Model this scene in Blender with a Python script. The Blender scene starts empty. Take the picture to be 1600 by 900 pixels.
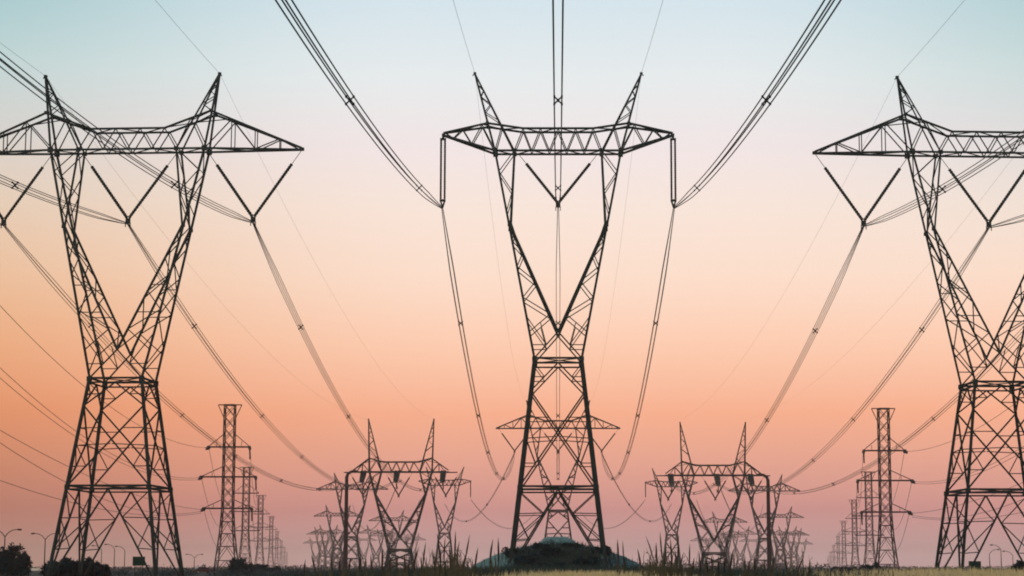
import bpy, math, random
from mathutils import Vector
random.seed(7)
S = bpy.context.scene
COL = S.collection
PI = math.pi
R = math.radians

def lin(c):
    return tuple(((v/255.0)/12.92 if v/255.0 <= .04045 else (((v/255.0)+.055)/1.055)**2.4) for v in c)

# ------------------------------------------------------------------ camera
CAM_H = 1.3
cam = bpy.data.cameras.new('camera')
cam.sensor_width = 36.0
cam.lens = 3100.0/1600.0*36.0
cam.shift_x = -72.0/1600.0
cam.clip_start = 0.1
cam.clip_end = 20000
co = bpy.data.objects.new('camera', cam)
co.location = (0, 0, CAM_H)
co.rotation_euler = (PI/2 + math.atan(437.0/3100.0), 0, 0)
COL.objects.link(co)
S.camera = co

# ------------------------------------------------------------------ dusk sky
W = bpy.data.worlds.new("World"); S.world = W; W.use_nodes = True
nt = W.node_tree; nt.nodes.clear()
out = nt.nodes.new('ShaderNodeOutputWorld'); bg = nt.nodes.new('ShaderNodeBackground')
tc = nt.nodes.new('ShaderNodeTexCoord'); sep = nt.nodes.new('ShaderNodeSeparateXYZ')
nt.links.new(tc.outputs['Generated'], sep.inputs[0])
def M(op, a, b=None, tree=nt, clamp=False):
    n = tree.nodes.new('ShaderNodeMath'); n.operation = op; n.use_clamp = clamp
    for i, v in enumerate((a, b)):
        if v is None: continue
        if isinstance(v, (int, float)): n.inputs[i].default_value = v
        else: tree.links.new(v, n.inputs[i])
    return n.outputs[0]
elev = M('ARCSINE', sep.outputs['Z'])
fac = M('DIVIDE', elev, R(90), clamp=True)
fac = M('POWER', fac, 0.5)                      # more stops near the horizon
ramp = nt.nodes.new('ShaderNodeValToRGB')
nt.links.new(fac, ramp.inputs[0])
SKY = [(0, (267, 222, 221)), (0.35, (269, 221, 219)), (0.9, (235, 180, 177)), (1.6, (224, 158, 152)), (3.3, (247, 175, 149)), (4.4, (259, 183, 147)), (6.45, (262, 212, 183)), (8.3, (259, 228, 208)), (10.3, (254, 234, 222)), (12.1, (246, 234, 234)), (14, (235, 239, 240)), (16.1, (217, 232, 239)), (21, (186, 213, 223)), (35, (128, 160, 186)), (60, (74, 100, 134)), (90, (48, 68, 104))]
els = ramp.color_ramp.elements
while len(els) > 1: els.remove(els[-1])
for i, (e, c) in enumerate(SKY):
    p = math.sqrt(e/90.0)
    el = els[0] if i == 0 else els.new(p)
    el.position = p; el.color = (*lin(c), 1)
# the sky dims a little, smoothly, round the compass
hyp = M('SQRT', M('ADD', M('MULTIPLY', sep.outputs['X'], sep.outputs['X']), M('MULTIPLY', sep.outputs['Y'], sep.outputs['Y'])))
cosaz = M('DIVIDE', sep.outputs['Y'], M('MAXIMUM', hyp, 0.001))
mr = nt.nodes.new('ShaderNodeMapRange'); mr.interpolation_type = 'SMOOTHSTEP'
nt.links.new(cosaz, mr.inputs['Value'])
mr.inputs['From Min'].default_value = -0.8; mr.inputs['From Max'].default_value = 0.95
mr.inputs['To Min'].default_value = 0.7; mr.inputs['To Max'].default_value = 1.0
# away from the brightest part of the glow the sky grows a little darker and warmer low down, bluer higher up
az = M('ARCTAN2', sep.outputs['X'], sep.outputs['Y'])
def smooth(v, a, b):
    n = nt.nodes.new('ShaderNodeMapRange'); n.interpolation_type = 'SMOOTHSTEP'
    nt.links.new(v, n.inputs['Value']); n.inputs['From Min'].default_value = a; n.inputs['From Max'].default_value = b
    return n.outputs[0]
def tint(col, f, c):
    n = nt.nodes.new('ShaderNodeMix'); n.data_type = 'RGBA'; n.blend_type = 'MULTIPLY'
    nt.links.new(f, n.inputs[0]); nt.links.new(col, n.inputs[6]); n.inputs[7].default_value = (*c, 1)
    return n.outputs[2]
col = tint(ramp.outputs[0], M('MULTIPLY', smooth(M('MULTIPLY', az, -1.0), R(2), R(20)), smooth(elev, R(15), R(6))), (.82, .64, .44))
col = tint(col, M('MULTIPLY', smooth(M('MULTIPLY', az, -1.0), R(9), R(19)), smooth(elev, R(6), R(2))), (.88, .90, .92))
hi = M('MULTIPLY', smooth(M('ABSOLUTE', az), R(4), R(20)), smooth(elev, R(7), R(18)))
col = tint(col, hi, (.46, .68, .66))
nt.links.new(col, bg.inputs['Color'])
nt.links.new(mr.outputs[0], bg.inputs['Strength'])
nt.links.new(bg.outputs[0], out.inputs[0])

sun = bpy.data.lights.new('sun', 'SUN'); sun.energy = 2.6; sun.angle = R(6); sun.color = (1.0, .72, .52)
so = bpy.data.objects.new('sun', sun); COL.objects.link(so)
so.rotation_euler = (R(80), 0, R(-28))          # low soft glow from behind and left of the camera
S.cycles.filter_width = 1.9
S.view_settings.view_transform = 'Standard'
S.view_settings.look = 'None'
S.view_settings.exposure = 0.0
S.view_settings.gamma = 1.0

# ------------------------------------------------------------------ materials
def mat(name, c1, c2=None, scale=3.0, rough=.8, metal=0.0, spec=.3, transl=None, bump=0.0):
    m = bpy.data.materials.new(name); m.use_nodes = True
    t = m.node_tree; b = t.nodes['Principled BSDF']
    b.inputs['Roughness'].default_value = rough; b.inputs['Metallic'].default_value = metal
    b.inputs['Specular IOR Level'].default_value = spec
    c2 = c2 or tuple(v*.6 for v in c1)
    tx = t.nodes.new('ShaderNodeTexCoord')
    n = t.nodes.new('ShaderNodeTexNoise'); n.inputs['Scale'].default_value = scale; n.inputs['Detail'].default_value = 5
    t.links.new(tx.outputs['Object'], n.inputs['Vector'])
    r = t.nodes.new('ShaderNodeValToRGB')
    r.color_ramp.elements[0].position = .35; r.color_ramp.elements[1].position = .65
    r.color_ramp.elements[0].color = (*c1, 1); r.color_ramp.elements[1].color = (*c2, 1)
    t.links.new(n.outputs['Fac'], r.inputs[0]); t.links.new(r.outputs[0], b.inputs['Base Color'])
    if bump:
        bp = t.nodes.new('ShaderNodeBump'); bp.inputs['Strength'].default_value = bump
        t.links.new(n.outputs['Fac'], bp.inputs['Height']); t.links.new(bp.outputs[0], b.inputs['Normal'])
    if transl:
        tr = t.nodes.new('ShaderNodeBsdfTranslucent'); t.links.new(r.outputs[0], tr.inputs['Color'])
        mx = t.nodes.new('ShaderNodeMixShader'); mx.inputs[0].default_value = transl
        t.links.new(b.outputs[0], mx.inputs[1]); t.links.new(tr.outputs[0], mx.inputs[2])
        t.links.new(mx.outputs[0], t.nodes['Material Output'].inputs['Surface'])
    return m
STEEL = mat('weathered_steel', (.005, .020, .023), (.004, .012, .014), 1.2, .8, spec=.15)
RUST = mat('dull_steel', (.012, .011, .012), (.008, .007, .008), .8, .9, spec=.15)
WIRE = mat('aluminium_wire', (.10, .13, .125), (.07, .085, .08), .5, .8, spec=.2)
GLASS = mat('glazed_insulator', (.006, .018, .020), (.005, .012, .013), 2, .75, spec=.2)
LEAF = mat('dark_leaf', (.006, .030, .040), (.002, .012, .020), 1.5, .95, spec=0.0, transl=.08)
TEAL = mat('scrub_leaf', (.022, .055, .066), (.012, .030, .040), .6, .8, transl=.25)
BARK = mat('bark', (.05, .04, .035), None, 4)
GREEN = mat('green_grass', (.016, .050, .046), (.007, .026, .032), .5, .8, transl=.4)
DRY = mat('dry_grass', (.66, .58, .36), (.48, .45, .24), .5, .8, transl=.45)
REED = mat('reed', (.05, .055, .035), (.03, .035, .022), 2, .9, transl=.15)
HEAD = mat('seed_head', (.026, .02, .018), None, 5, .95)
SIGNM = mat('sign_paint', (.001, .020, .016), (.001, .014, .012), 2, 1.0, spec=0.0)
WHITE = mat('white_paint', (.5, .54, .54), (.45, .48, .48), 1, .4, spec=.5)
REDP = mat('dark_red_paint', (.03, .004, .006), (.02, .003, .005), 1, .4, spec=.5)
WIN = mat('car_glass', (.02, .025, .03), None, 1, .1, spec=.6)
RUB = mat('tyre_rubber', (.02, .02, .02), None, 3, .9)
HUB = mat('wheel_rim', (.4, .4, .4), None, 3, .4, .6)

# ------------------------------------------------------------------ helpers
class MB:
    def __init__(s): s.v = []; s.f = []
    def bar(s, p, q, w, h=None):
        h = h or w; p = Vector(p); q = Vector(q); d = (q-p)
        if d.length < 1e-6: return s
        d.normalize(); up = Vector((0, 1, 0)) if abs(d.y) < .9 else Vector((0, 0, 1))
        a = d.cross(up).normalized(); b = a.cross(d)
        n = len(s.v)
        for c in (p, q):
            for i, j in ((-1, -1), (1, -1), (1, 1), (-1, 1)):
                s.v.append(tuple(c + a*(w/2*i) + b*(h/2*j)))
        s.f += [(n, n+3, n+2, n+1), (n+4, n+5, n+6, n+7), (n, n+1, n+5, n+4), (n+1, n+2, n+6, n+5), (n+2, n+3, n+7, n+6), (n+3, n, n+4, n+7)]
        return s
    def angle(s, p, q, w):                      # rolled angle section: two flanges
        p = Vector(p); q = Vector(q); d = (q-p).normalized()
        up = Vector((0, 1, 0)) if abs(d.y) < .9 else Vector((0, 0, 1))
        a = d.cross(up).normalized(); b = a.cross(d); t = w*.3
        prof = [(-.5*w, -.5*w), (.5*w, -.5*w), (.5*w, -.5*w+t), (-.5*w+t, -.5*w+t), (-.5*w+t, .5*w), (-.5*w, .5*w)]
        n = len(s.v)
        for c in (p, q):
            for i, j in prof: s.v.append(tuple(c + a*i + b*j))
        k = 6
        for i in range(k): s.f.append((n+i, n+(i+1) % k, n+k+(i+1) % k, n+k+i))
        s.f.append(tuple(n+i for i in reversed(range(k)))); s.f.append(tuple(n+k+i for i in range(k)))
        return s
    def box(s, c, sx, sy, sz):
        x, y, z = c; return s.bar((x, y, z-sz/2), (x, y, z+sz/2), sx, sy)
    def tube(s, pts, r, k=5):
        pts = [Vector(p) for p in pts]; n0 = len(s.v)
        rr = r if isinstance(r, (list, tuple)) else [r]*len(pts)
        for i, p in enumerate(pts):
            d = (pts[min(i+1, len(pts)-1)] - pts[max(i-1, 0)]).normalized()
            up = Vector((0, 0, 1)) if abs(d.z) < .95 else Vector((1, 0, 0))
            a = d.cross(up).normalized(); b = a.cross(d)
            for j in range(k):
                t = 2*PI*j/k; s.v.append(tuple(p + a*(rr[i]*math.cos(t)) + b*(rr[i]*math.sin(t))))
        for i in range(len(pts)-1):
            for j in range(k):
                a0 = n0+i*k+j; a1 = n0+i*k+(j+1) % k; s.f.append((a0, a1, a1+k, a0+k))
        s.f.append(tuple(n0+j for j in reversed(range(k)))); e = n0+(len(pts)-1)*k
        s.f.append(tuple(e+j for j in range(k)))
        return s
    def prism(s, prof, axis_pts):               # profile (list of (x,z)) extruded from y0 to y1
        y0, y1 = axis_pts; n = len(s.v); k = len(prof)
        for y in (y0, y1):
            for x, z in prof: s.v.append((x, y, z))
        for i in range(k): s.f.append((n+i, n+(i+1) % k, n+k+(i+1) % k, n+k+i))
        s.f.append(tuple(n+i for i in reversed(range(k)))); s.f.append(tuple(n+k+i for i in range(k)))
        return s
    def build(s, name, m, parent=None):
        me = bpy.data.meshes.new(name); me.from_pydata(s.v, [], s.f); me.materials.append(m)
        o = bpy.data.objects.new(name, me); COL.objects.link(o)
        if parent: o.parent = parent
        return o
def tag(o, label=None, cat=None, group=None, kind=None):
    if label: o['label'] = label
    if cat: o['category'] = cat
    if group: o['group'] = group
    if kind: o['kind'] = kind
    return o
def thing(name, label, cat, loc=(0, 0, 0), rz=0, group=None):
    o = bpy.data.objects.new(name, None); COL.objects.link(o)
    o.location = loc; o.rotation_euler = (0, 0, rz)
    return tag(o, label, cat, group)
def copy_thing(root, loc=None, rz=None, label=None, scale=None, flip=False):
    r = root.copy(); COL.objects.link(r)
    if loc is not None: r.location = loc
    if rz is not None: r.rotation_euler = (0, 0, rz)
    if scale is not None: r.scale = (scale,)*3
    if label: r['label'] = label
    for ch in list(root.children):
        c = ch.copy(); COL.objects.link(c); c.parent = r
        for g in list(ch.children):
            d = g.copy(); COL.objects.link(d); d.parent = c
    return r
def mix(p, q, t): return (p[0]+(q[0]-p[0])*t, p[1]+(q[1]-p[1])*t, p[2]+(q[2]-p[2])*t)

# ------------------------------------------------------------------ ground
def mound(x, y):
    r2 = (x/11.0)**2 + ((y-236)/40.0)**2
    z = 3.3*(1-r2)**.8 if r2 < 1 else 0.0
    z += 1.15*math.exp(-(x/2.3)**4 - ((y-240)/9.0)**4)
    z += .75*math.exp(-(x/19.0)**2 - ((y-190)/60.0)**2)
    z += .60*math.exp(-((x-34.0)/13.0)**2 - ((y-165)/45.0)**2)
    return z
def ground(x, y):
    g = .10*math.sin(x*.13+1.3)*math.sin(y*.07) + .06*math.sin(x*.31+y*.23)
    k = min(1, max(0, (y-40)/60.0))
    return mound(x, y) + g*k
def axis(parts):
    o = []
    for a, b, s in parts:
        n = max(1, int(round((b-a)/s)))
        o += [a+(b-a)*i/n for i in range(n)]
    return o + [parts[-1][1]]
gx = axis([(-3500, -600, 500), (-600, -120, 40), (-120, -50, 5), (-50, 60, 1.2), (60, 120, 5), (120, 600, 40), (600, 3500, 500)])
gy = axis([(-400, -20, 60), (-20, 100, 10), (100, 290, 2.0), (290, 500, 15), (500, 1500, 120), (1500, 6000, 750)])
gm = MB(); nx = len(gx)
for y in gy:
    for x in gx: gm.v.append((x, y, ground(x, y)))
for j in range(len(gy)-1):
    for i in range(nx-1):
        a = j*nx+i; gm.f.append((a, a+1, a+nx+1, a+nx))
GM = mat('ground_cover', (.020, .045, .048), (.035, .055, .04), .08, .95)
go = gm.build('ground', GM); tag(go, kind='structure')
for p in go.data.polygons: p.use_smooth = True

# ------------------------------------------------------------------ big waist-type pylons
def waist_pylon(P, name, label, loc, rz, group, individual=True, mul=1.0, zig=(7, 8)):
    root = thing(name, label, 'pylon', loc, rz, group)
    joined = {}
    def member(kind, p, q, w, section='bar'):
        w *= mul
        if individual or kind not in ('brace', 'gusset_plate'):
            m = MB()
            (m.angle if section == 'angle' else m.bar)(p, q, w)
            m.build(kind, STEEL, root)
        else:
            joined.setdefault(kind, MB()).bar(p, q, w)
    zB, zM, zW, zV, zP, zA = P['base'][1], P['beam'][1], P['waist'][1], P['V'], P['pinch'][1], P['zbot']
    hB, hM, hW = P['base'][0], P['beam'][0], P['waist'][0]
    hdA = P['armdepth']/2
    def hw(z):
        if z <= zM: return hB + (hM-hB)*(z-zB)/(zM-zB)
        return hM + (hW-hM)*(z-zM)/(zW-zM)
    def hd(z): return hW + (hdA-hW)*(z-zW)/(zA-zW)       # half depth above the waist
    WL, WU, WC, WB, WS = P['w']
    # main legs of the lower body
    for sx in (-1, 1):
        for sy in (-1, 1):
            m = MB(); (m.angle if individual else m.bar)((sx*hB, sy*hB, zB), (sx*hW, sy*hW, zW), WL*mul); m.build('leg', STEEL, root)
    faces = []
    for sy in (-1, 1): faces.append(lambda u, z, sy=sy: (u*hw(z), sy*hw(z), z))
    for sx in (-1, 1): faces.append(lambda u, z, sx=sx: (sx*hw(z), u*hw(z), z))
    for fi, F in enumerate(faces):
        # two horizontal belts, each a pair of rails
        for z, dz in ((zW, P['belt']), (zM, .35)):
            member('belt_beam', F(-1, z), F(1, z), WC)
            member('belt_beam', F(-1, z-dz), F(1, z-dz), WC*.8)
        # lowest panel: inverted V with secondary bracing
        for s in (-1, 1):
            top = F(0, zM-.3); foot = F(s, zB+.2)
            member('brace', top, foot, WB*1.15)
            D = [mix(top, foot, t) for t in (.3, .62)]
            L = [F(s, zM-.3+(zB-zM+.3)*t) for t in (.02, .3, .62)]
            member('brace', L[1], D[0], WS); member('brace', L[2], D[1], WS)
            member('brace', L[0], D[0], WS*1.1); member('brace', D[0], L[2], WS*1.1)
            member('brace', D[1], L[1], WS)
        # upper panel: V from the belt, then a large X
        zx = zW-.26*(zW-zM); xc = .5*(zx+zM)
        for s in (-1, 1):
            member('brace', F(0, zW-P['belt']), F(s, zx), WB)
            member('brace', F(s, zx), F(-s, zM), WB*1.1)
            member('brace', F(s, zx+(zM-zx)*.5), F(s*.02, zM+(zx-zM)*.52), WS)
            q = mix(F(s, zx), F(-s, zM), .28); member('brace', F(s, q[2]), q, WS)
            q2 = mix(F(-s, zx), F(s, zM), .76); member('brace', F(s, q2[2]), q2, WS)
            member('brace', F(s, zM+(zx-zM)*.52), q2, WS)
            q3 = mix(F(0, zW-P['belt']), F(s, zx), .5); member('brace', F(s, q3[2]), q3, WS)
            member('brace', F(s, zW-P['belt']), q3, WS)
    # plan cross bracing at the belts
    for z in (zW, zM):
        h = hw(z)
        member('brace', (-h, -h, z), (h, h, z), WS); member('brace', (-h, h, z-.03), (h, -h, z-.03), WS)
    # V-shaped window: outer and inner legs
    bo, bi = P['bot']; pk, zk = P['peak']; pn = P['pinch'][0]
    def outer(z): return hW + (bo-hW)*(z-zW)/(zA-zW)
    def inner(z):
        if z <= zP: return (outer(zP)-.12)*(z-zV)/(zP-zV)
        return (outer(zP)-.12) + (bi-(outer(zP)-.12))*(z-zP)/(zA-zP)
    for sx in (-1, 1):
        for sy in (-1, 1):
            member('window_leg', (sx*hW, sy*hd(zW), zW), (sx*bo, sy*hd(zA), zA), WU, 'angle')
            member('window_leg', (0, sy*hd(zV), zV), (sx*inner(zP), sy*hd(zP), zP), WU, 'angle')
            member('window_leg', (sx*inner(zP), sy*hd(zP), zP), (sx*bi, sy*hd(zA), zA), WU*.85, 'angle')
            member('brace', (0, sy*hd(zV), zV), (sx*hW, sy*hd(zW), zW), WB)
            n = zig[0]; pts = []
            for i in range(n+1):
                z = zV + (zP-zV)*(1-(1-i/n)**1.25)*.93
                pts.append((sx*(outer(z) if i % 2 == 0 else inner(z)), sy*hd(z), z))
            pts = [(sx*outer(zV-.6), sy*hd(zV), zV-.6)] + pts
            for a, b in zip(pts, pts[1:]): member('brace', a, b, WS*1.1)
            for t in P['rungs']:
                z = zV+(zP-zV)*t
                member('brace', (sx*outer(z), sy*hd(z), z), (sx*inner(z), sy*hd(z), z), WS)
            # redundants below the V
            zz = .5*(zV+zW); hx = outer(zz)
            c = (sx*hW*.5, sy*hd(zz), zz); member('brace', (sx*hx, sy*hd(zz), zz), c, WS)
            member('brace', c, (sx*outer(zV+1.6), sy*hd(zV), zV+1.6), WS)
            member('brace', c, (sx*outer(zz+1.2)*.62, sy*hd(zV), zV+.9), WS)
            # above the pinch
            zs = [zP+(zA-zP)*t for t in (.18, .45, .72, 1.0)]
            pr = [(outer(z) if i % 2 == 0 else inner(z), z) for i, z in enumerate(zs)]
            for a, b in zip(pr, pr[1:]): member('brace', (sx*a[0], sy*hd(a[1]), a[1]), (sx*b[0], sy*hd(b[1]), b[1]), WS)
        # lacing across the depth of each leg
        n = zig[1]
        for fn, z0, z1 in ((outer, zW+.5, zA), (inner, zV, zA)):
            for i in range(n):
                a = z0+(z1-z0)*i/n; b = z0+(z1-z0)*(i+1)/n; s = 1 if i % 2 else -1
                member('brace', (sx*fn(a), s*hd(a), a), (sx*fn(b), -s*hd(b), b), WS)
    # crossarm
    tout, ztout = P['top_out']; tfl, zfl = P['top_flat']; tip, ztip = P['tip']
    zt = lambda x: zfl if x <= tfl else (zfl + (ztout-zfl)*(x-tfl)/(tout-tfl) if x <= tout else ztout+(ztip-ztout)*(x-tout)/(tip-tout))
    zb = lambda x: zA if x <= bo else zA + (P['ztipbot']-zA)*(x-bo)/(tip-bo)
    yd = lambda x: hdA if x <= bo else hdA*(1-(x-bo)/(tip-bo))+.06
    for sy in (-1, 1):
        member('bottom_chord', (-bo, sy*hdA, zA), (bo, sy*hdA, zA), WC)
        member('top_chord', (-tfl, sy*hdA, zfl), (tfl, sy*hdA, zfl), WC)
        for sx in (-1, 1):
            member('top_chord', (sx*tfl, sy*hdA, zfl), (sx*tout, sy*hdA, ztout), WC)
            member('top_chord', (sx*tout, sy*hdA, ztout), (sx*tip, sy*.08, ztip), WC)
            member('bottom_chord', (sx*bo, sy*hdA, zA), (sx*tip, sy*.08, P['ztipbot']), WC*1.05)
            web = [(x, zt(x) if k else zb(x)) for x, k in P['web']]
            for a, b in zip(web, web[1:]):
                member('brace', (sx*a[0], sy*yd(a[0]), a[1]), (sx*b[0], sy*yd(b[0]), b[1]), WS*1.15)
            for x in P['posts']: member('brace', (sx*x, sy*yd(x), zb(x)), (sx*x, sy*yd(x), zt(x)), WS)
            # earth wire peak
            member('peak_leg', (sx*bo, sy*hdA, zA), (sx*pk, sy*.06, zk), WU*.9, 'angle')
            member('peak_leg', (sx*bi, sy*hdA, zA), (sx*pk, sy*.05, zk), WU*.7, 'angle')
            pa = lambda t: (sx*(bo+(pk-bo)*t), sy*hdA*(1-t), zA+(zk-zA)*t)
            pb = lambda t: (sx*(bi+(pk-bi)*t), sy*hdA*(1-t), zA+(zk-zA)*t)
            tt = [.38, .5, .6, .7, .78, .86]
            for i in range(len(tt)-1):
                a = pa(tt[i]) if i % 2 else pb(tt[i]); b = pb(tt[i+1]) if i % 2 else pa(tt[i+1])
                member('brace', a, b, WS*.9)
    # plan lacing of the arm, top and bottom
    xs = sorted(set([-x for x, k in P['web'] if not k] + [x for x, k in P['web'] if not k]))
    for i in range(len(xs)-1):
        s = 1 if i % 2 else -1; a, b = xs[i], xs[i+1]
        member('brace', (a, s*yd(abs(a)), zb(abs(a))-.02), (b, -s*yd(abs(b)), zb(abs(b))-.02), WS)
    xs = sorted(set([-x for x, k in P['web'] if k] + [x for x, k in P['web'] if k]))
    for i in range(len(xs)-1):
        s = 1 if i % 2 else -1; a, b = xs[i], xs[i+1]
        member('brace', (a, s*yd(abs(a)), zt(abs(a))+.02), (b, -s*yd(abs(b)), zt(abs(b))+.02), WS)
    # gusset plates at the heavy joints
    g = .42*mul
    for sx in (-1, 1):
        for sy in (-1, 1):
            for x, z, k in ((bo, zA, 1.25), (bi, zA, 1.0), (outer(zP), zP, .8), (hW, zW-.1, 1.2), (hM, zM-.15, 1.15), (tout, ztout, .8)):
                y = sy*(hdA if z >= zA else (hd(z) if z > zW-1 else hw(z)))
                m = MB().bar((sx*x, y-.07*sy, z), (sx*x, y+.18*sy, z), g*k, g*k)
                if individual: m.build('gusset_plate', STEEL, root)
                else:
                    j = joined.setdefault('gusset_plate', MB()); n = len(j.v); j.v += m.v; j.f += [tuple(i+n for i in f) for f in m.f]
        m = MB().box((sx*pk, 0, zk), .3*mul, .35, .22*mul); m.bar((sx*pk, 0, zk), (sx*(pk+.25), 0, zk-.25), .1*mul)
        m.build('peak_cap', STEEL, root)
        MB().box((sx*tip, 0, P['ztipbot']+.05), .35*mul, .3, .3*mul).build('arm_end_plate', STEEL, root)
    for k, m in joined.items(): tag(m.build({'brace': 'bracing', 'gusset_plate': 'gusset_plates'}[k], STEEL, root), kind='stuff')
    return root

LT = dict(base=(5.45, -.6), beam=(4.08, 9.32), waist=(2.65, 20.08), V=22.94, pinch=(6.2, 35.64), zbot=43.71, bot=(7.99, 5.07),
          armdepth=2.1, peak=(9.13, 51.74), top_out=(8.58, 47.61), top_flat=(3.82, 45.86), tip=(17.89, 43.78), ztipbot=43.62,
          belt=.45, rungs=(.3, .52), w=(.29, .21, .19, .135, .09),
          web=[(0, 0), (1.27, 1), (2.53, 0), (3.82, 1), (5.07, 0), (6.5, 1), (7.99, 0), (10.7, 1), (13.1, 0), (15.6, 1), (17.6, 0)],
          posts=[10.7, 13.1, 15.6])
CT = dict(base=(5.0, .9), beam=(3.98, 9.65), waist=(2.48, 23.14), V=25.95, pinch=(5.22, 37.5), zbot=45.69, bot=(6.77, 4.70),
          armdepth=2.0, peak=(9.03, 54.41), top_out=(7.61, 48.69), top_flat=(3.77, 48.12), tip=(12.38, 47.80), ztipbot=47.55,
          belt=.5, rungs=(), w=(.36, .22, .21, .14, .095),
          web=[(0, 1), (.93, 0), (1.9, 1), (2.84, 0), (3.77, 1), (4.7, 0), (6.05, 1), (6.77, 0), (8.2, 1), (9.3, 0), (10.3, 1), (11.3, 0), (12.2, 1)],
          posts=[])
G1 = 'large steel lattice transmission pylons'
yawL = R(-3.5)
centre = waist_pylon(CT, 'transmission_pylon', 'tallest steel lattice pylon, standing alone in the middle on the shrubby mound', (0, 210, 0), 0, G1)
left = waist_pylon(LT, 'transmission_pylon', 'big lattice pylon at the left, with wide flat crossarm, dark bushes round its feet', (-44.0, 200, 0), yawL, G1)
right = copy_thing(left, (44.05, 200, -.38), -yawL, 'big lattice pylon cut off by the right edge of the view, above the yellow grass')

# --- lattice members that could be told apart end here; further pylons join their thin bracing
farL = dict(LT); farL['w'] = (.40, .30, .26, .20, .15)
farC = dict(CT); farC['w'] = (.40, .30, .26, .20, .15)
far0 = waist_pylon(farL, 'distant_pylon', 'pylon seen through the legs of the tallest pylon on the mound', (0, 575, -2.4), 0, 'distant lattice pylons', False, 1.1)
G2 = 'distant lattice pylons'
def far(px, Y, base, lab, kind=None, sc=1.0, z=0):
    X = (px-872)/3100*Y*.995
    return copy_thing(kind or far0, (X, Y, z), 0, lab, scale=sc)
far1 = waist_pylon(farL, 'distant_pylon', 'faint pylon with V top directly behind the dark steel pole left of the middle', (-103.3, 1000, -3.4), 0, G2, False, 1.5, (5, 5))
farc = waist_pylon(farC, 'distant_pylon', 'slim faint pylon with narrow crossarm, just left of the green mound', (-54.0, 950, -5.5), 0, G2, False, 1.4, (5, 5))
copy_thing(far1, (103.3, 1000, -4.2), 0, 'faint pylon with V top directly behind the dark steel pole right of the middle')
copy_thing(farc, (54.0, 950, -6.2), 0, 'slim faint pylon with narrow crossarm, just right of the green mound')
deep = waist_pylon(farL, 'distant_pylon', 'hazy pylon with low crossarm, left of the dark steel pole on the left side', (-165.5, 1500, -4), 0, G2, False, 1.9, (4, 3))
copy_thing(deep, (166.5, 1500, -5), 0, 'hazy pylon with low crossarm, right of the dark steel pole on the right side')
for px, Y, z, lab in ((516, 2050, -7, 'small hazy pylon in the outer left tangle of faint pylons'), (604, 2250, -7, 'small hazy pylon seen under the arm of the squat left pylon'), (497, 2750, -9, 'smallest hazy pylon, low at the outer left of the group'), (528, 2900, -5, 'tiny hazy pylon just left of the left steel pole, near the ground'), (571, 2700, -6, 'tiny hazy pylon just behind the left steel pole'), (645, 2500, -8, 'tiny hazy pylon right beside the squat left pylon, near the ground'),
                      (507, 2250, -5, 'tiny hazy pylon, outermost of those around the left steel pole'), (590, 1950, -9, 'tiny hazy pylon between the left steel pole and the squat pylon beside it'),
                      (614, 1560, -6, 'hazy pylon seen through the legs of the squat pylon left of the middle')):
    copy_thing(deep, ((px-872)/3100*Y, Y, z), 0, lab)
    copy_thing(deep, ((872-px)/3100*Y, Y, z-1.2), 0, lab.replace('right beside', 'close beside').replace('left', 'right').replace('just right of', 'just beyond'))

# ------------------------------------------------------------------ squat dead-end pylons
ST = dict(base=(3.9, .2), beam=(3.55, 2.6), waist=(2.9, 6.2), V=9.35, pinch=(7.2, 21.0), zbot=27.05, bot=(8.5, 5.2),
          armdepth=2.6, peak=(8.9, 41.4), top_out=(8.45, 30.7), top_flat=(4.7, 29.7), tip=(12.9, 27.5), ztipbot=27.0,
          belt=.35, rungs=(.35, .6), w=(.38, .33, .3, .2, .14),
          web=[(0, 0), (1.2, 1), (2.4, 0), (3.5, 1), (5.2, 0), (6.6, 1), (8.5, 0), (10.4, 1), (12.0, 0)], posts=[10.4])
squat = waist_pylon(ST, 'squat_pylon', 'squat lattice pylon with tall spikes, between left steel pole and mound', (-42.7, 540, 0), 0, 'squat lattice pylons', False, 1.0, (5, 6))
MB().bar((-15.4, 0, 26.9), (15.4, 0, 26.9), .3).build('arm_rail', STEEL, squat)
squat2 = copy_thing(squat, (42.1, 540, -.9), 0, 'squat lattice pylon with tall spikes, between mound and right steel pole')

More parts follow.
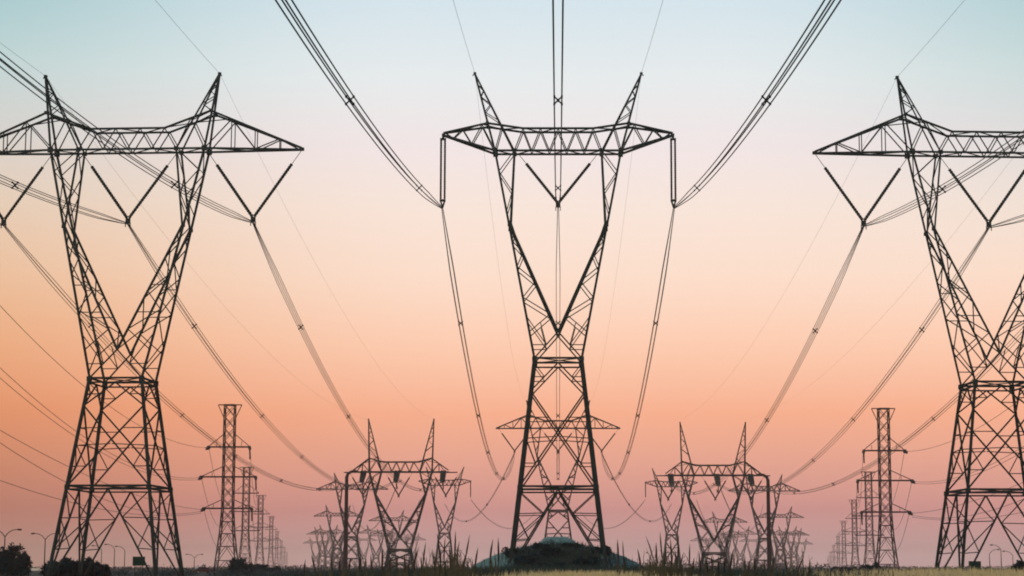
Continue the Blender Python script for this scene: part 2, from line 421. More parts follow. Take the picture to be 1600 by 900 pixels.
# ------------------------------------------------------------------ slim three-arm pylons in two receding lines
def slim_pylon(label, loc, group):
    root = thing('slim_pylon', label, 'pylon', loc, 0, group)
    bodyh = [(0, 3.0), (11.0, 1.8), (17.5, 1.42), (45.6, 1.36)]
    def h(z):
        for (a, b), (c, d) in zip(bodyh, bodyh[1:]):
            if z <= c: return b+(d-b)*(z-a)/(c-a)
        return bodyh[-1][1]
    for sx in (-1, 1):
        for sy in (-1, 1):
            m = MB()
            for (a, b), (c, d) in zip(bodyh, bodyh[1:]): m.bar((sx*b, sy*b, a), (sx*d, sy*d, c), .29)
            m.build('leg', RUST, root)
    zs = [0, 3.6, 7.4, 10.8, 14.0] + [17.2+i*3.15 for i in range(10)]
    m = MB()
    for a, b in zip(zs, zs[1:]):
        for F in (lambda u, z, s=-1: (u*h(z), s*h(z), z), lambda u, z, s=1: (u*h(z), s*h(z), z), lambda u, z, s=-1: (s*h(z), u*h(z), z), lambda u, z, s=1: (s*h(z), u*h(z), z)):
            if a < 11:
                m.bar(F(-1, a), F(0, b), .14); m.bar(F(1, a), F(0, b), .14); m.bar(F(-1, b), F(1, b), .2)
            else:
                m.bar(F(-1, a), F(1, b), .15); m.bar(F(1, a), F(-1, b), .15)
    for F in (-1, 1): m.bar((-1.5, F*1.5, 45.6), (1.5, F*1.5, 45.6), .3)
    tag(m.build('bracing', RUST, root), kind='stuff')
    m = MB()
    for s in (-1, 1):
        m.bar((0, 0, 45.65), (s*3.2, 0, 45.65), .28); m.bar((s*3.2, 0, 45.6), (s*1.5, 0, 41.9), .2)
    m.build('peak_bracket', RUST, root)
    for z, w, st in ((34.2, 5.6, 37.7), (26.1, 7.4, 28.9), (17.6, 6.5, 20.0)):
        a = MB()
        for sy in (-1, 1):
            a.bar((-w, 0, z), (-1.5, sy*1.4, z), .2); a.bar((w, 0, z), (1.5, sy*1.4, z), .2)
        for s in (-1, 1):
            a.bar((s*1.5, 0, st), (s*w, 0, z+.1), .2); a.bar((s*w*.6, 0, z), (s*w*.6, 0, z+(st-z)*.45), .12)
        a.bar((-w, 0, z), (w, 0, z), .42)
        a.build('crossarm', RUST, root)
    return root
def slim_ins(root, k):
    pass
G3L, G3R = 'slim three-arm pylons receding on the left', 'slim three-arm pylons receding on the right'
slimL = slim_pylon('nearest slim three-arm pylon on the left, right of the big left pylon', (-89.4, 540, -.4), G3L)
CH = [(387, 730, 'second'), (410, 774, 'third'), (427, 807, 'fourth'), (436, 830, 'fifth'), (443, 845, 'sixth'), (448, 855, 'seventh'), (452, 862, 'eighth')]
SLIM = []
slimR = copy_thing(slimL, (88.6, 540, -1.4), 0, 'nearest slim three-arm pylon on the right, left of the big right pylon'); slimR['group'] = G3R
for px, yt, n in CH:
    Y = 45.0*3100/(887-yt)
    o = copy_thing(slimL, ((px-872)/3100*Y, Y, 0), 0, '%s slim pylon from the front in the receding row on the left' % n)
    o = copy_thing(slimL, ((1742-px-872)/3100*Y, Y, -7*Y/3100), 0, '%s slim pylon from the front in the receding row on the right' % n); o['group'] = G3R

# ------------------------------------------------------------------ insulators
def string_mesh(p, q, r=.13, n=22, link=.2, k=8):
    """caps and discs from p to q; the first part is a thin steel link"""
    p = Vector(p); q = Vector(q); d = q-p
    pts = []; rr = []
    for i in range(n):
        t0 = link+(.985-link)*i/n; st = (.985-link)/n
        for f, rad in ((.0, .8), (.25, 1.0), (.6, .95), (.8, .8)):
            pts.append(p+d*(t0+st*f)); rr.append(r*rad)
    return MB().tube(pts, rr, k), MB().tube([p, p+d*(link+.01)], .035, 5)
def v_string(label, loc, a, b, group, r=.175, rz=0):
    root = thing('v_insulator', label, 'insulator', loc, rz, group)
    for e in (a, b):
        m, l = string_mesh(e, (0, 0, .15), r)
        m.build('insulator_string', GLASS, root); l.build('hanger_link', STEEL, root)
    MB().box((0, 0, .05), .5, .12, .45).build('yoke_plate', STEEL, root)
    MB().bar((-.25, 0, -.22), (.25, 0, -.22), .14).bar((-.25, 0, -.22), (-.25, 0, -.65), .08).bar((.25, 0, -.22), (.25, 0, -.65), .08).build('clamp', STEEL, root)
    return root
def i_string(label, loc, group):
    root = thing('twin_insulator', label, 'insulator', loc, 0, group)
    for s in (-1, 1):
        m, l = string_mesh((s*.21, 0, 7.2), (s*.21, 0, .5), .12, 26, .015)
        m.build('insulator_string', GLASS, root); l.build('hanger_link', STEEL, root)
    MB().bar((-.32, 0, 7.2), (.32, 0, 7.2), .22).bar((0, 0, 7.2), (0, 0, 7.75), .24).build('top_yoke', STEEL, root)
    MB().bar((-.32, 0, .48), (.32, 0, .48), .24).bar((-.24, 0, .5), (0, 0, -.3), .18).bar((.24, 0, .5), (0, 0, -.3), .18).build('bottom_yoke', STEEL, root)
    return root
GV = 'V-shaped insulators'
v_string('V-shaped insulator hanging in the middle window of the tallest pylon', (0, 210, 39.94), (-4.3, 0, 5.6), (4.3, 0, 5.6), GV)
i_string('pair of long straight insulators hanging from the left arm tip of the tallest pylon', (-12.42, 210, 39.94), 'twin straight insulators')
i_string('pair of long straight insulators hanging from the right arm tip of the tallest pylon', (12.42, 210, 39.94), 'twin straight insulators')
def at(loc, rz, x, z):
    return (loc[0]+x*math.cos(rz), loc[1]+x*math.sin(rz), loc[2]+z)
LL = (-44.0, 200, 0); RL = (44.05, 200, -.38)
phL = []; phR = []
for (loc, rz, ph, side) in ((LL, yawL, phL, 'left'), (RL, -yawL, phR, 'right')):
    for x, a, b, w in ((-12.95, (-4.85, 0, 7.1), (4.85, 0, 7.1), 'left arm'), (0, (-4.95, 0, 7.1), (4.95, 0, 7.1), 'middle window'), (12.95, (-4.85, 0, 7.1), (4.85, 0, 7.1), 'right arm')):
        p = at(loc, rz, x, 36.44); ph.append(p)
        v_string('V-shaped insulator under the %s of the big %s pylon' % (w, side), p, a, b, GV, rz=rz)
# far pylon insulators
for s, w in ((-1, 'left'), (1, 'right')):
    v_string('small V insulator under the %s arm of the pylon behind the tallest' % w, (s*12.6, 575, 34.6), (-4.6, 0, 6.5), (4.9, 0, 6.5), GV, .2)
v_string('small V insulator in the window of the pylon behind the tallest', (0, 575, 34.6), (-4.9, 0, 6.5), (4.9, 0, 6.5), GV, .2)
# dead-end clusters on the squat pylons, seen end on
def dead_end(label, loc):
    root = thing('dead_end_insulator', label, 'insulator', loc, 0, 'dead-end insulator clusters of the squat pylons')
    for i, (x, z) in enumerate(((-.42, .3), (.42, .3), (-.42, -.5), (.42, -.5))):
        m, l = string_mesh((x, 0, z+1.1), (x*.6, -5.2, z*.4-1.6), .46 if z > 0 else .34, 14, .06)
        m.build('insulator_string', GLASS, root); l.build('hanger_link', STEEL, root)
    MB().box((0, -5.2, -1.4), 1.2, .3, 1.2).build('yoke_plate', STEEL, root)
    MB().tube([(0, -5.0, -1.5), (.15, -3.4, -3.2), (.1, -1.5, -3.6), (0, 0, -2.8)], .14, 6).build('jumper_loop', STEEL, root)
    return root
ends = []
for s, X0, z0, w in ((1, -42.7, 0, 'left'), (-1, 42.1, -.9, 'right')):
    for k, (x, nm) in enumerate(((-10.0, 'outer'), (-.9, 'middle'), (11.6, 'inner'))):
        p = (X0+s*x, 540, 25.9+z0)
        dead_end('dark bulbous insulator cluster at the %s end of the squat %s pylon' % (nm, w) if nm != 'middle' else 'dark bulbous insulator cluster at the middle of the squat %s pylon' % w, p)
        ends.append((s, nm, (p[0], p[1]-5.3, p[2]-1.45)))
    for x, nm in ((-10.3, 'outer'), (-.6, 'middle'), (12.2, 'inner')):
        v_string('slender V insulator below the %s cluster of the %s squat pylon' % (nm, w), (X0+s*x, 541.4, 20.6+z0), (-3.6, 0, 6.2), (3.6, 0, 6.2), GV, .2)
# suspension insulators on the slim pylons
for X, z0, w in ((-89.4, -.4, 'left'), (88.6, -1.4, 'right')):
    lv = [(34.2, 5.6, 'top'), (26.1, 7.4, 'middle'), (17.6, 6.5, 'bottom')]
    for z, x, nm in lv:
        for s, sn in ((-1, 'left'), (1, 'right')):
            root = thing('line_insulator', 'dark insulator, %s end of the %s arm of the nearest slim %s pylon' % (sn, nm, w), 'insulator', (X+s*x, 540, z+z0), 0, 'insulators of the slim pylons')
            inner_side = (s > 0) == (w == 'left')
            if inner_side:
                MB().tube([(0, 0, 0), (0, 0, -.3), (.05, 0, -1), (.1, 0, -3.4)], [.35, .5, .22, .18], 6).build('insulator_string', GLASS, root)
            else:
                MB().tube([(-s*.2, .3, 0), (0, 0, -.15), (s*.15, -.9, -.45), (s*.25, -2.2, -.8)], [.3, .6, .45, .22], 7).build('insulator_string', GLASS, root)
            MB().box((0, 0, .15), .5, .4, .3).build('yoke_plate', STEEL, root)

# ------------------------------------------------------------------ steel poles with a curved bracket
def pole(label, loc, s):
    r = thing('steel_pole', label, 'pole', loc, 0, 'thick steel poles beside the squat pylons')
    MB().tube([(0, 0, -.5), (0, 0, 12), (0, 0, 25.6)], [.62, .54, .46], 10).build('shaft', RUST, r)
    MB().tube([(0, 0, 25.4), (s*.3, 0, 26.3), (s*1.2, 0, 26.9), (s*2.6, 0, 27.1)], [.45, .42, .38, .3], 8).build('bracket', RUST, r)
    MB().box((s*2.7, 0, 27.0), .7, .7, .5).build('bracket_plate', RUST, r)
pole('thick dark steel pole with curved head, left of the mound beside the squat pylon', (-56.9, 536, 0), 1)
pole('thick dark steel pole with curved head, right of the mound beside the squat pylon', (56.5, 536, -.9), -1)

# ------------------------------------------------------------------ conductors
OFF = ((-.225, .225), (.225, .225), (-.225, -.225), (.225, -.225))
def para(z0, a, m):
    return lambda y: z0 + a*(y-m)**2
def span_fn(A, B, sag):
    A = Vector(A); B = Vector(B)
    def f(t):
        p = A+(B-A)*t; p.z -= 4*sag*t*(1-t); return p
    return f
def bundle(label, A, B, sag, spac=(), n=48, r=.04, cat='cable', group='four-wire conductor bundles', offs=OFF, name='conductor_bundle', thick=1.0):
    f = span_fn(A, B, sag)
    mid = f(.5)
    root = thing(name, label, cat, tuple(A), 0, group)
    A = Vector(A); dr = (Vector(B)-A); side = Vector((dr.y, -dr.x, 0)).normalized()
    for ox, oz in offs:
        pts = []
        for i in range(n+1):
            t = i/n; k = min(1, 14*t+.25, 14*(1-t)+.25)
            pts.append(f(t)-A+side*(ox*k)+Vector((0, 0, oz*k)))
        MB().tube(pts, r, 5).build('conductor_wire', WIRE, root)
    for y in spac:                               # world distance along Y
        t = (y-A.y)/dr.y
        c = f(t)-A; w = .27
        m = MB()
        for a, b in ((-1, 1), (1, 1)):
            m.bar(c+side*(w*a)+Vector((0, 0, w*b)), c-side*(w*a)-Vector((0, 0, w*b)), .08*thick)
        for ox, oz in offs: m.bar(c+side*ox+Vector((0, -.16, oz)), c+side*ox+Vector((0, .16, oz)), .115*thick)
        m.bar(c+Vector((0, -.1, 0)), c+Vector((0, .1, 0)), .17*thick)
        m.build('spacer', STEEL, root)
    return root
def sag_from(a, L): return a*L*L/4.0
# centre line, towards the camera and beyond (sags follow z = z0 + a (y-m)^2)
for x, w in ((-12.46, 'left'), (0, 'middle'), (12.46, 'right')):
    a = 3e-4; m = -25; z = lambda y: 39.85+a*((y-m)**2-235.0**2)
    A = (x, 210, 39.6); B = (x, -260, 39.6)
    bundle("four-wire cable running overhead towards the viewer from the tallest pylon's %s insulator" % w, A, B, sag_from(a, 470), (175, 116, 58, 0), 90, .045)
    A = (x, 210, 39.6); zb = 34.0
    B = (x*12.6/12.46, 575, zb)
    bundle('four-wire cable sagging away behind the tallest pylon from its %s insulator' % w, A, B, 16.4, (252, 311, 355, 405, 460), 70, .038, thick=1.3)
# side lines
for ph, s, side in ((phL, 1, 'left'), (phR, -1, 'right')):
    for k, p in enumerate(ph):
        w = ('left', 'middle', 'right')[k]
        a = 5e-4
        A = (p[0], p[1], p[2]-.3)
        bundle('four-wire cable towards the viewer from the %s insulator of the big %s pylon' % (w, side), A, (p[0], -40, p[2]-.3), sag_from(a, 240), (158, 105, 50), 60, .036)
        nm = {('left', 1): 'outer', ('middle', 1): 'middle', ('right', 1): 'inner', ('left', -1): 'inner', ('middle', -1): 'middle', ('right', -1): 'outer'}[(w, s)]
        e = [q for (ss, n2, q) in ends if ss == s and n2 == nm][0]
        L = e[1]-p[1]
        bundle('four-wire cable sagging away from the %s insulator of the big %s pylon' % (w, side), A, e, sag_from(4.1e-4, L), (238, 294, 340, 392, 450), 70, .036, thick=1.3)
# single wires
def wire(label, A, B, sag, r=.04, group='thin single wires', n=40, marks=()):
    f = span_fn(A, B, sag); A = Vector(A)
    root = thing('overhead_wire', label, 'cable', tuple(A), 0, group)
    MB().tube([f(i/n)-A for i in range(n+1)], r, 5).build('strand', WIRE, root)
    for t in marks:
        c = f(t)-A; MB().box(tuple(c), .35, .35, .35).build('damper', STEEL, root)
    MB().box((0, 0, 0), .2, .2, .2).build('end_clamp', STEEL, root)
GE = 'earth wires at the pylon peaks'
for x, w in ((-9.03, 'left'), (9.03, 'right')):
    wire('thin earth wire going up overhead from the %s spike of the tallest pylon' % w, (x, 210, 54.45), (x, -260, 52), sag_from(2.4e-4, 470), .016, GE, 70)
    wire('thin earth wire going back from the %s spike of the tallest pylon' % w, (x, 210, 54.45), (x, 575, 49.3), 9, .011, GE)
for loc, rz, side, e in ((LL, yawL, 'left', -42.7), (RL, -yawL, 'right', 42.1)):
    for x, w in ((-9.13, 'left'), (9.13, 'right')):
        p = at(loc, rz, x, 51.75)
        wire('thin earth wire going forward from the %s spike of the big %s pylon' % (w, side), p, (p[0], -60, 52), sag_from(2.4e-4, 260), .015, GE, 50)
        wire('thin earth wire going back from the %s spike of the big %s pylon' % (w, side), p, (e+x, 540, 41.3), 7, .011, GE)
# wires of the slim pylons coming in from beyond the frame
for X, z0, s, side in ((-89.4, -.4, -1, 'left'), (88.6, -1.4, 1, 'right')):
    for z, x, nm, pts in ((34.2, 5.6, 'top', ((51.4, 8.3),)), (26.1, 7.4, 'middle', ((42.2, 8.3), (40.6, 8.0))), (17.6, 6.5, 'bottom', ((28.3, 4.0), (29.6, 7.5), (19.5, 4.5)))):
        for k, (zz, sg) in enumerate(pts):
            wire('%s wire from the %s edge to the %s arm of the nearest slim pylon' % ('single' if len(pts) == 1 else ('upper', 'lower', 'lowest')[k], side, nm),
                 (X+s*(x+.3), 537, z+z0-.4-.5*k), (s*(84+k*.6), 240, zz+z0), sg, .05, 'wires coming in to the slim pylons')
    CHX = [(387, 730), (410, 774)]
    for z, x, nm in ((34.2, 5.6, 'top'), (26.1, 7.4, 'middle'), (17.6, 6.5, 'bottom')):
        Y2 = 45.0*3100/157; X2 = (387-872)/3100*Y2 if s < 0 else (1742-387-872)/3100*Y2
        for q in (-1, 1):
            wire('wire back from the %s arm of the nearest slim %s pylon, %s side' % (nm, side, 'outer' if q == s else 'inner'),
                 (X+q*x, 541, z+z0-.6), (X2+q*x, Y2, z-.6+z0), 9, .06, 'wires between the slim pylons')
# crossing wires between the distant pylons
for s, side in ((-1, 'left'), (1, 'right')):
    bundle('distant cable falling outward from the %s arm of the pylon behind the tallest one' % side, (s*12.6, 575, 34.3), (s*54, 950, 31.5), 13.5, (680, 790), 40, .07, offs=((0, .2), (0, -.2)), group='distant cables', thick=2.6)
    bundle('faint cable from the inner arm tip of the slim faint %s pylon towards the middle' % side, (s*41.6, 950, 33.5), (s*14, 1250, 36), 12, (), 30, .08, offs=((0, .15), (0, -.15)), group='distant cables')
    bundle('distant cable from the squat %s pylon outward to the faint pylon behind' % side, (s*43.6, 541, 24), (s*103, 1000, 33), 13, (), 40, .06, offs=((0, .15), (0, -.15)), group='distant cables')
    bundle('long low hazy cable running outward from the %s slim faint pylon' % side, (s*66.0, 952, 33.4), (s*130, 1500, 33), 14, (), 30, .08, offs=((0, .15), (0, -.15)), group='distant cables')
for s, side in ((-1, 'left'), (1, 'right')):
    i_s = thing('line_insulator', 'faint straight insulator at the inner arm tip of the slim faint %s pylon' % side, 'insulator', (s*41.7, 950, 34.5), 0, 'insulators of the slim faint pylons')
    MB().tube([(0, 0, 7.2), (0, 0, 0)], .26, 6).build('insulator_string', GLASS, i_s)
    MB().box((0, 0, 7.3), .6, .6, .3).build('yoke_plate', STEEL, i_s)

# ------------------------------------------------------------------ plants
def leaf_cloud(m, c, rx, ry, rz, n, size, rnd):
    for _ in range(n):
        while True:
            u = Vector((rnd.uniform(-1, 1), rnd.uniform(-1, 1), rnd.uniform(-1, 1)))
            if .25 < u.length < 1: break
        p = Vector(c)+Vector((u.x*rx, u.y*ry, u.z*rz))
        a = Vector((rnd.uniform(-1, 1), rnd.uniform(-1, 1), rnd.uniform(-.3, 1))).normalized()
        b = a.cross(Vector((rnd.uniform(-1, 1), rnd.uniform(-1, 1), rnd.uniform(-1, 1)))).normalized()
        s = size*rnd.uniform(.6, 1.4); k = len(m.v)
        m.v += [tuple(p-b*s*.35), tuple(p+a*s), tuple(p+b*s*.35)]; m.f.append((k, k+1, k+2))
def shrub(label, X, Y, width, height, seed, group, m=LEAF, size=.36, dens=.8, zb=None, pointy=False):
    rnd = random.Random(seed)
    z0 = ground(X, Y)-.1 if zb is None else zb
    root = thing('shrub', label, 'shrub', (X, Y, z0), 0, group)
    st = MB(); lf = MB()
    for k in range(7):
        bx = rnd.uniform(-.45, .45)*width; by = rnd.uniform(-.4, .4)*width; h = height*rnd.uniform(.62, .95)
        if pointy: h = height*(1-.9*abs(bx)/width)*rnd.uniform(.8, 1)
        st.tube([(bx*.2, by*.2, 0), (bx*.6, by*.6, h*.5), (bx, by, h)], [.07, .05, .02], 5)
        leaf_cloud(lf, (bx*.9, by*.9, h*.6), width*.27, width*.25, h*.42, int(150*dens), size, rnd)
        leaf_cloud(lf, (bx, by, h*.92), width*.12, width*.12, h*.16, int(35*dens), size, rnd)
    leaf_cloud(lf, (0, 0, height*.4), width*.5, width*.4, height*.42, int(450*dens), size, rnd)
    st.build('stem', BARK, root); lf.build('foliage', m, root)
def PX(px, Y): return (px-872)/3100*Y
GS = 'dark shrubs along the low ground'
SH = [(10, 250, 3.9, 4.0, 'broad dark bush at the left edge, the part cut by the frame'), (32, 252, 3.4, 5.0, 'tallest pointed dark bush at the far left'), (43, 250, 2.2, 3.7, 'shoulder-high dark bush just right of the tallest pointed bush'),
      (94, 215, 2.2, 2.1, 'small dark bush at the left foot of the big left pylon'), (113, 232, 3.0, 2.7, 'dark bush between the left feet of the big left pylon'), (142, 235, 3.3, 2.8, 'dark bush under the middle of the big left pylon'), (160, 236, 2.4, 2.0, 'low dark bush between the big left pylon bush and the street lamps'),
      (378, 330, 3.2, 3.2, 'square dark bush at the right foot of the nearest slim pylon on the left'), (392, 332, 1.8, 2.3, 'small dark bush leaning on the square bush by the left slim pylon'), (411, 380, 3.4, 2.0, 'low dark bush before the second slim pylon on the left'), (434, 400, 2.0, 1.8, 'tiny dark bush at the end of the left row of slim pylons'),
      (1362, 330, 2.9, 2.4, 'square dark bush at the left foot of the nearest slim pylon on the right'), (1349, 334, 1.8, 1.9, 'small dark bush left of the square bush on the right'), (1325, 380, 3.2, 1.6, 'low dark bush before the far slim pylons on the right'), (1305, 400, 2.4, 1.5, 'tiny dark bush at the end of the right row of slim pylons'),
      (1592, 215, 2.4, 2.0, 'olive bush at the right edge under the big right pylon')]
for i, (px, Y, w, h, lab) in enumerate(SH):
    shrub(lab, PX(px, Y), Y, w, h, 30+i, GS, pointy=(i < 3))
GC = 'dark shrubs growing on the mound'
labs = ['leftmost dark shrub on the mound beside the left leg', 'second dark shrub from the left on the mound', 'dark shrub left of centre on the mound', 'dark shrub in the middle of the mound, below the pale crest', 'dark shrub right of centre on the mound', 'second dark shrub from the right on the mound', 'rightmost dark shrub on the mound beside the right leg', 'low shrub spreading at the front of the mound']
for i, (px, h) in enumerate(((803, 1.15), (825, 1.4), (849, .85), (868, 1.1), (890, .8), (913, 1.35), (940, 1.2), (862, 1.0))):
    Y = (211, 200, 214, 204, 215, 198, 212, 192)[i]
    shrub(labs[i], PX(px, Y), Y, 2.0+.9*(i % 2), h*1.05, 70+i, GC, size=.26, dens=.5)

# reeds with dark seed heads
def reed(label, xt, yt, xb, yb, Y, seed, head=True):
    rnd = random.Random(seed)
    sc = Y/3100.0
    X0, X1 = (xb-872)*sc, (xt-872)*sc
    ztop = CAM_H+(887-yt)*sc; zb_ = CAM_H+(887-yb)*sc
    g = ground(X0, Y)-.15
    lean = (X1-X0)/max(.1, ztop-zb_)
    Xg = X0-lean*(zb_-g)*.5
    r = thing('reed', label, 'reed', (Xg, Y, g), 0, 'tall reeds in front of the pylons')
    top = Vector((X1-Xg, 0, ztop-g)); base = Vector((0, 0, 0)); H = ztop-g
    bend = rnd.uniform(-.16, .16); cv = lambda t: Vector((top.x*t**1.4+bend*math.sin(t*PI), rnd.uniform(-.01, .01), H*t))
    MB().tube([cv(t) for t in (0, .25, .5, .7, .86)], [.035, .03, .028, .025, .02], 5).build('stem', REED, r)
    if head:
        wd = rnd.uniform(.7, 1.15); MB().tube([cv(t) for t in (.45, .52, .66, .8, .9, 1.0)], [.02*wd, .045*wd, .06*wd, .055*wd, .035*wd, .006], 7).build('seed_head', HEAD, r)
    m = MB()
    for k in range(3):
        a = rnd.uniform(0, 2*PI); l = H*rnd.uniform(.45, .75); dx = math.cos(a)*rnd.uniform(.15, .4)
        n = len(m.v); 
        for t, w in ((0, .05), (.4, .05), (.75, .035), (1, .004)):
            c = Vector((dx*t**2, math.sin(a)*.2*t, l*t)); m.v += [tuple(c-Vector((w, 0, 0))), tuple(c+Vector((w, 0, 0)))]
        for j in range(3): m.f.append((n+2*j, n+2*j+1, n+2*j+3, n+2*j+2))
    m.build('leaf', REED, r)
RD = [(481, 874, 483, 890), (490, 867, 500, 889), (521, 872, 520, 890), (535, 868, 537, 890), (551, 872, 549, 890), (566, 866, 565, 890), (575, 873, 576, 890), (582, 866, 583, 889), (600, 858, 602, 888), (612, 870, 611, 890),
      (623, 867, 624, 890), (634, 866, 635, 890), (642, 872, 641, 890), (653, 859, 652, 884), (660, 869, 661, 889), (667, 848, 667, 890), (677, 862, 678, 889), (684, 834, 686, 888), (697, 840, 697, 888), (703, 852, 704, 888), (713, 830, 709, 884),
      (719, 846, 716, 886), (735, 836, 724, 884), (748, 856, 745, 880), (771, 843, 770, 882), (779, 841, 778, 882), (728, 868, 726, 888), (690, 858, 691, 889)]
words = ['short', 'slender', 'upright', 'stubby', 'thin', 'tall', 'dark', 'leaning', 'bushy', 'straight']
for i, (a, b, c, d) in enumerate(RD):
    near = 'the left steel pole' if a < 590 else ('the squat left pylon' if a < 680 else ('the slim faint left pylon' if a < 740 else 'the left slope of the mound'))
    near2 = near.replace('left', 'right')
    tilt = 'leaning right' if a-c > 3 else ('leaning left' if a-c < -3 else 'upright')
    size = 'tall' if d-b > 40 else ('medium' if d-b > 22 else 'short')
    n = i+1
    Y = 118+(i*37 % 19)
    ordn = ['first','second','third','fourth','fifth','sixth','seventh','eighth','ninth','tenth','eleventh','twelfth','thirteenth','fourteenth','fifteenth','sixteenth','seventeenth','eighteenth','nineteenth','twentieth','twenty-first','twenty-second','twenty-third','twenty-fourth','twenty-fifth','twenty-sixth','twenty-seventh','twenty-eighth']
    order = sorted(q[0] for q in RD).index(a)
    reed('%s %s reed near %s, %s from the left edge' % (size, tilt, near, ordn[order]), a, b, c, d, Y, 200+i)
    j = (i*5) % 7
    reed('%s %s reed near %s, %s from the right edge' % (size, tilt.replace('right', 'LL').replace('left', 'right').replace('LL', 'left'), near2, ordn[order]), 1743-a, b+2, 1743-c, d+2, Y+2, 300+i)

# grasses and scrub (nobody could count them)
def blades(n, fx, hmin, hmax, w, seed):
    rnd = random.Random(seed); m = MB()
    for _ in range(n):
        x, y = fx(rnd); z = ground(x, y)-.03; h = rnd.uniform(hmin, hmax)*(1+.25*math.sin(x*1.7+y*.9))
        a = rnd.uniform(0, PI); dx, dy = math.cos(a)*w, math.sin(a)*w; lx, ly = rnd.gauss(0, .16)*h, rnd.gauss(0, .12)*h
        k = len(m.v)
        m.v += [(x-dx, y-dy, z), (x+dx, y+dy, z), (x+dx*.6+lx*.4, y+dy*.6+ly*.4, z+h*.6), (x-dx*.6+lx*.4, y-dy*.6+ly*.4, z+h*.6), (x+lx, y+ly, z+h)]
        m.f += [(k, k+1, k+2, k+3), (k+3, k+2, k+4)]
    return m
def f_green(r):
    while True:
        x = r.gauss(0, 12.0); y = r.uniform(150, 222)
        if abs(x) < 26 and not (y > 186+r.random()*22 and abs(x) > 4.0+r.random()*2.6): return x, y
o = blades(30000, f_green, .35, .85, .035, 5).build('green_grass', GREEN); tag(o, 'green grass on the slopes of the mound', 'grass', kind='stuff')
def f_dry(r):
    if r.random() < .45: return r.gauss(2.6, 3.0), r.uniform(118, 150)
    return min(52, max(20, r.gauss(36, 8))), r.uniform(118, 205)
o = blades(30000, f_dry, .22, .75, .03, 6).build('dry_grass', DRY); tag(o, 'pale yellow dry grass in front of the mound and at the right', 'grass', kind='stuff')
def f_sage(r):
    while True:
        x = r.uniform(-12, 12); y = r.uniform(192, 262)
        if (y > 214 or abs(x) > 3.6+r.random()*2.5) and (x/11.0)**2+((y-236)/40.0)**2 < 1.0: return x, y
SAGE = mat('sage_grass', (.15, .33, .39), (.10, .24, .30), .6, .9, transl=.3)
o = blades(26000, f_sage, .15, .4, .05, 8).build('sage_grass', SAGE); tag(o, 'pale blue-green short grass covering the crest of the mound', 'grass', kind='stuff')
rnd = random.Random(9); m = MB()
for _ in range(1500):
    Y = rnd.uniform(250, 430); x = rnd.uniform(-.30, .25)*Y
    if abs(x) < 8 or abs(x/Y*3100+872-63) < 16 or abs(x/Y*3100+872-323) < 15 or abs(x/Y*3100+872-215) < 8: continue
    h = rnd.uniform(.5, 1.25); leaf_cloud(m, (x, Y, ground(x, Y)+h*.45), rnd.uniform(.6, 1.8), .8, h*.55, 22, .3, rnd)
o = m.build('scrub', TEAL); tag(o, 'low teal-coloured scrub along the horizon', 'scrub', kind='stuff')

rnd = random.Random(12); m = MB()
for _ in range(620):
    side = rnd.choice((-1, 1)); px = rnd.choice((rnd.gauss(150, 14), rnd.gauss(178, 22), rnd.uniform(110, 395)))
    Y = rnd.uniform(108, 150); x = side*px*Y/3100.0; g = ground(x, Y)-.05
    h = rnd.uniform(.7, 1.25)+rnd.random()**4*1.5; lx = rnd.gauss(0, .13)*h; w = rnd.uniform(.008, .018)
    m.tube([(x, Y, g), (x+lx*.25, Y, g+h*.5), (x+lx*.6, Y+.02, g+h*.8), (x+lx*1.2, Y+.03, g+h)], [w, w*.9, w*1.6, w*.3], 3)
    if rnd.random() < .5: leaf_cloud(m, (x+lx, Y, g+h*.9), .07, .07, .16, 5, .07, rnd)
o = m.build('wild_stalks', REED); tag(o, 'fine wispy weed stalks either side of the mound', 'weeds', kind='stuff')
m = MB()
for _ in range(420):
    Y = rnd.uniform(900, 1500); x = rnd.uniform(-.29, .24)*Y; h = rnd.uniform(1.6, 3.6)*(1+.7*math.sin(x*.02)*math.sin(x*.007+1))
    leaf_cloud(m, (x, Y, h*.4), rnd.uniform(3, 9), 3, h*.6, 40, .9, rnd)
o = m.build('distant_bushes', LEAF); tag(o, 'broken line of low bushes far off on the horizon', 'bushes', kind='stuff')

# ------------------------------------------------------------------ street lamps, signs, cars
def lamp(label, X, Y, h, arms=(-1, 1)):
    r = thing('street_lamp', label, 'street lamp', (X, Y, 0), 0, 'street lamps in the distance')
    MB().tube([(0, 0, 0), (0, 0, h*.5), (0, 0, h)], [.24, .2, .16], 7).build('post', RUST, r)
    for s in arms:
        MB().tube([(0, 0, h-.05), (s*.9, 0, h+1.1), (s*2.2, 0, h+1.9), (s*3.7, 0, h+2.1)], [.15, .14, .13, .12], 6).build('arm', RUST, r)
        MB().tube([(s*3.5, 0, h+2.1), (s*3.9, 0, h+2.05), (s*4.6, 0, h+2.0), (s*4.9, 0, h+1.98)], [.12, .3, .28, .1], 7).build('lamp_head', RUST, r)
lamp('double-armed street lamp above the tall bush at the far left', PX(14.4, 590), 590, 10.4)
lamp('double-armed street lamp between the far left bush and the big left pylon', PX(77, 670), 670, 10.6)
lamp('leftmost of three thin street lamps under the big left pylon', PX(165, 950), 950, 9.6, (-1,))
lamp('middle of three thin street lamps under the big left pylon', PX(185, 930), 930, 10.0, (-1,))
lamp('rightmost of three thin street lamps under the big left pylon', PX(201, 960), 960, 9.4, (-1,))
lamp('faint street lamp just left of the nearest slim left pylon', PX(309, 1100), 1100, 6.5, (-1, 1))
lamp('left street lamp of the pair under the big right pylon', PX(1540, 930), 930, 7.6, (1,))
lamp('right street lamp of the pair under the big right pylon', PX(1558, 900), 900, 9.4, (-1,))
lamp('short street lamp at the right edge beside the olive bush', PX(1576, 950), 950, 7.0, (-1,))
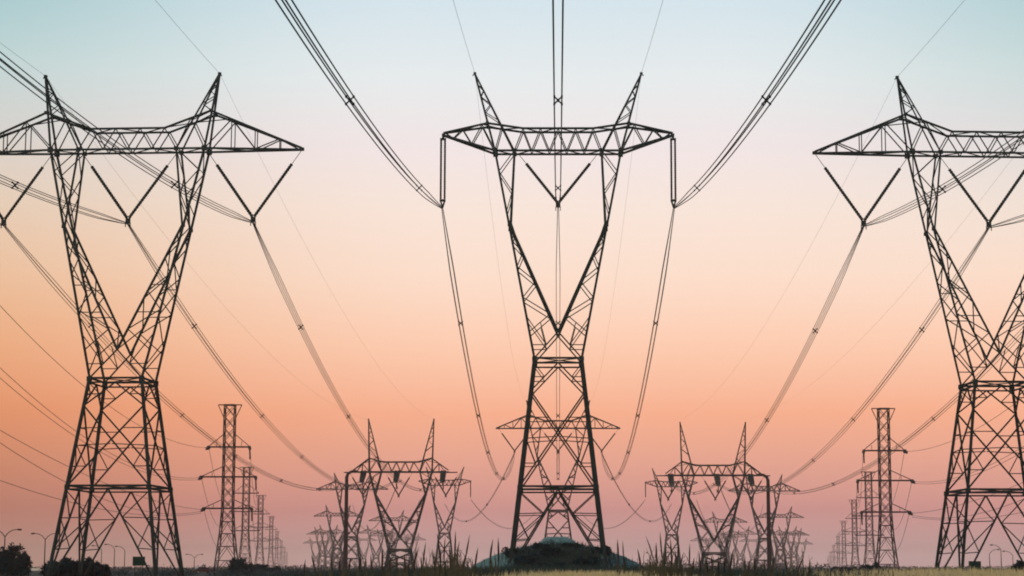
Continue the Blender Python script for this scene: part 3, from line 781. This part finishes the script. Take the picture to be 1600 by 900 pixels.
def sign(label, px, ytop, ybot, Y):
    sc = Y/3100.0; X = PX(px, Y); zt = CAM_H+(887-ytop)*sc; zb_ = CAM_H+(887-ybot)*sc; w = 19*sc
    r = thing('road_sign', label, 'sign', (X, Y, 0), 0, 'dark green road signs')
    MB().box((0, 0, (zt+zb_)/2), w, .06, zt-zb_).build('sign_panel', SIGNM, r)
    for s in (-1, 1): MB().bar((s*w*.32, .1, -.2), (s*w*.32, .1, zt-.1), .11).build('post', RUST, r)
    MB().bar((-w*.48, .08, (zt+zb_)/2), (w*.48, .08, (zt+zb_)/2), .08).build('back_rail', RUST, r)
sign('dark green road sign on two posts under the big left pylon', 223, 870, 884, 300)
sign('dark green road sign on two posts under the big right pylon', 1517, 877, 890, 300)
def car(label, X, Y, paint, rz, van=False):
    r = thing('parked_car', label, 'car', (X, Y, ground(X, Y)), rz, None)
    b = MB(); L = 2.15
    prof = [(-L, .35), (-L, .75), (-1.95, .88), (-1.45, .95), (1.0, .95), (1.9, .85), (L, .65), (L, .35)]
    b.prism(prof, (-.86, .86)); b.build('body', paint, r)
    c = MB(); c.prism([(-1.5, .95), (-1.05, 1.42), (.3, 1.45), (1.05, .95)], (-.76, .76)); c.build('cabin', paint, r)
    g = MB(); g.prism([(-1.3, .99), (-.98, 1.34), (-.35, 1.36), (-.35, .99)], (-.775, .775)); g.prism([(-.25, .99), (-.25, 1.36), (.26, 1.36), (.85, .99)], (-.775, .775)); g.build('side_window', WIN, r)
    for sx in (-1, 1):
        MB().bar((sx*1.53 if sx < 0 else 1.07, 0, .99), (-1.1 if sx < 0 else .36, 0, 1.4), .04, 1.3).build('windscreen', WIN, r)
        for sy in (-1, 1):
            w = MB().tube([(sx*1.3, sy*.72, .33), (sx*1.3, sy*.9, .33)], .33, 12).build('wheel', RUB, r)
            MB().tube([(sx*1.3, sy*.88, .33), (sx*1.3, sy*.91, .33)], .19, 8).build('rim', HUB, w)
            MB().box((sx*2.15, sy*.6, .68), .06, .3, .14).build('headlight' if sx > 0 else 'tail_light', WHITE if sx > 0 else REDP, r)
car('white car half hidden by the far left bushes', PX(63, 560), 560, WHITE, R(8))
car('dark red car near the foot of the nearest slim pylon on the left', PX(323, 430), 430, REDP, R(25))

# ------------------------------------------------------------------ air
hz = MB()
hz.bar((0, 2850, -1.6), (0, 2850, 62), 7600, 6800)
hm = bpy.data.materials.new('haze_air'); hm.use_nodes = True
t = hm.node_tree; t.nodes.clear(); mo = t.nodes.new('ShaderNodeOutputMaterial'); pv = t.nodes.new('ShaderNodeVolumePrincipled')
pv.inputs['Color'].default_value = (1.0, .80, .76, 1); pv.inputs['Density'].default_value = .00021; pv.inputs['Anisotropy'].default_value = .72
t.links.new(pv.outputs[0], mo.inputs['Volume'])
hz.f = [tuple(reversed(f)) for f in hz.f]
ho = hz.build('haze', hm); tag(ho, 'thin warm evening haze over the whole plain', 'haze', kind='stuff')
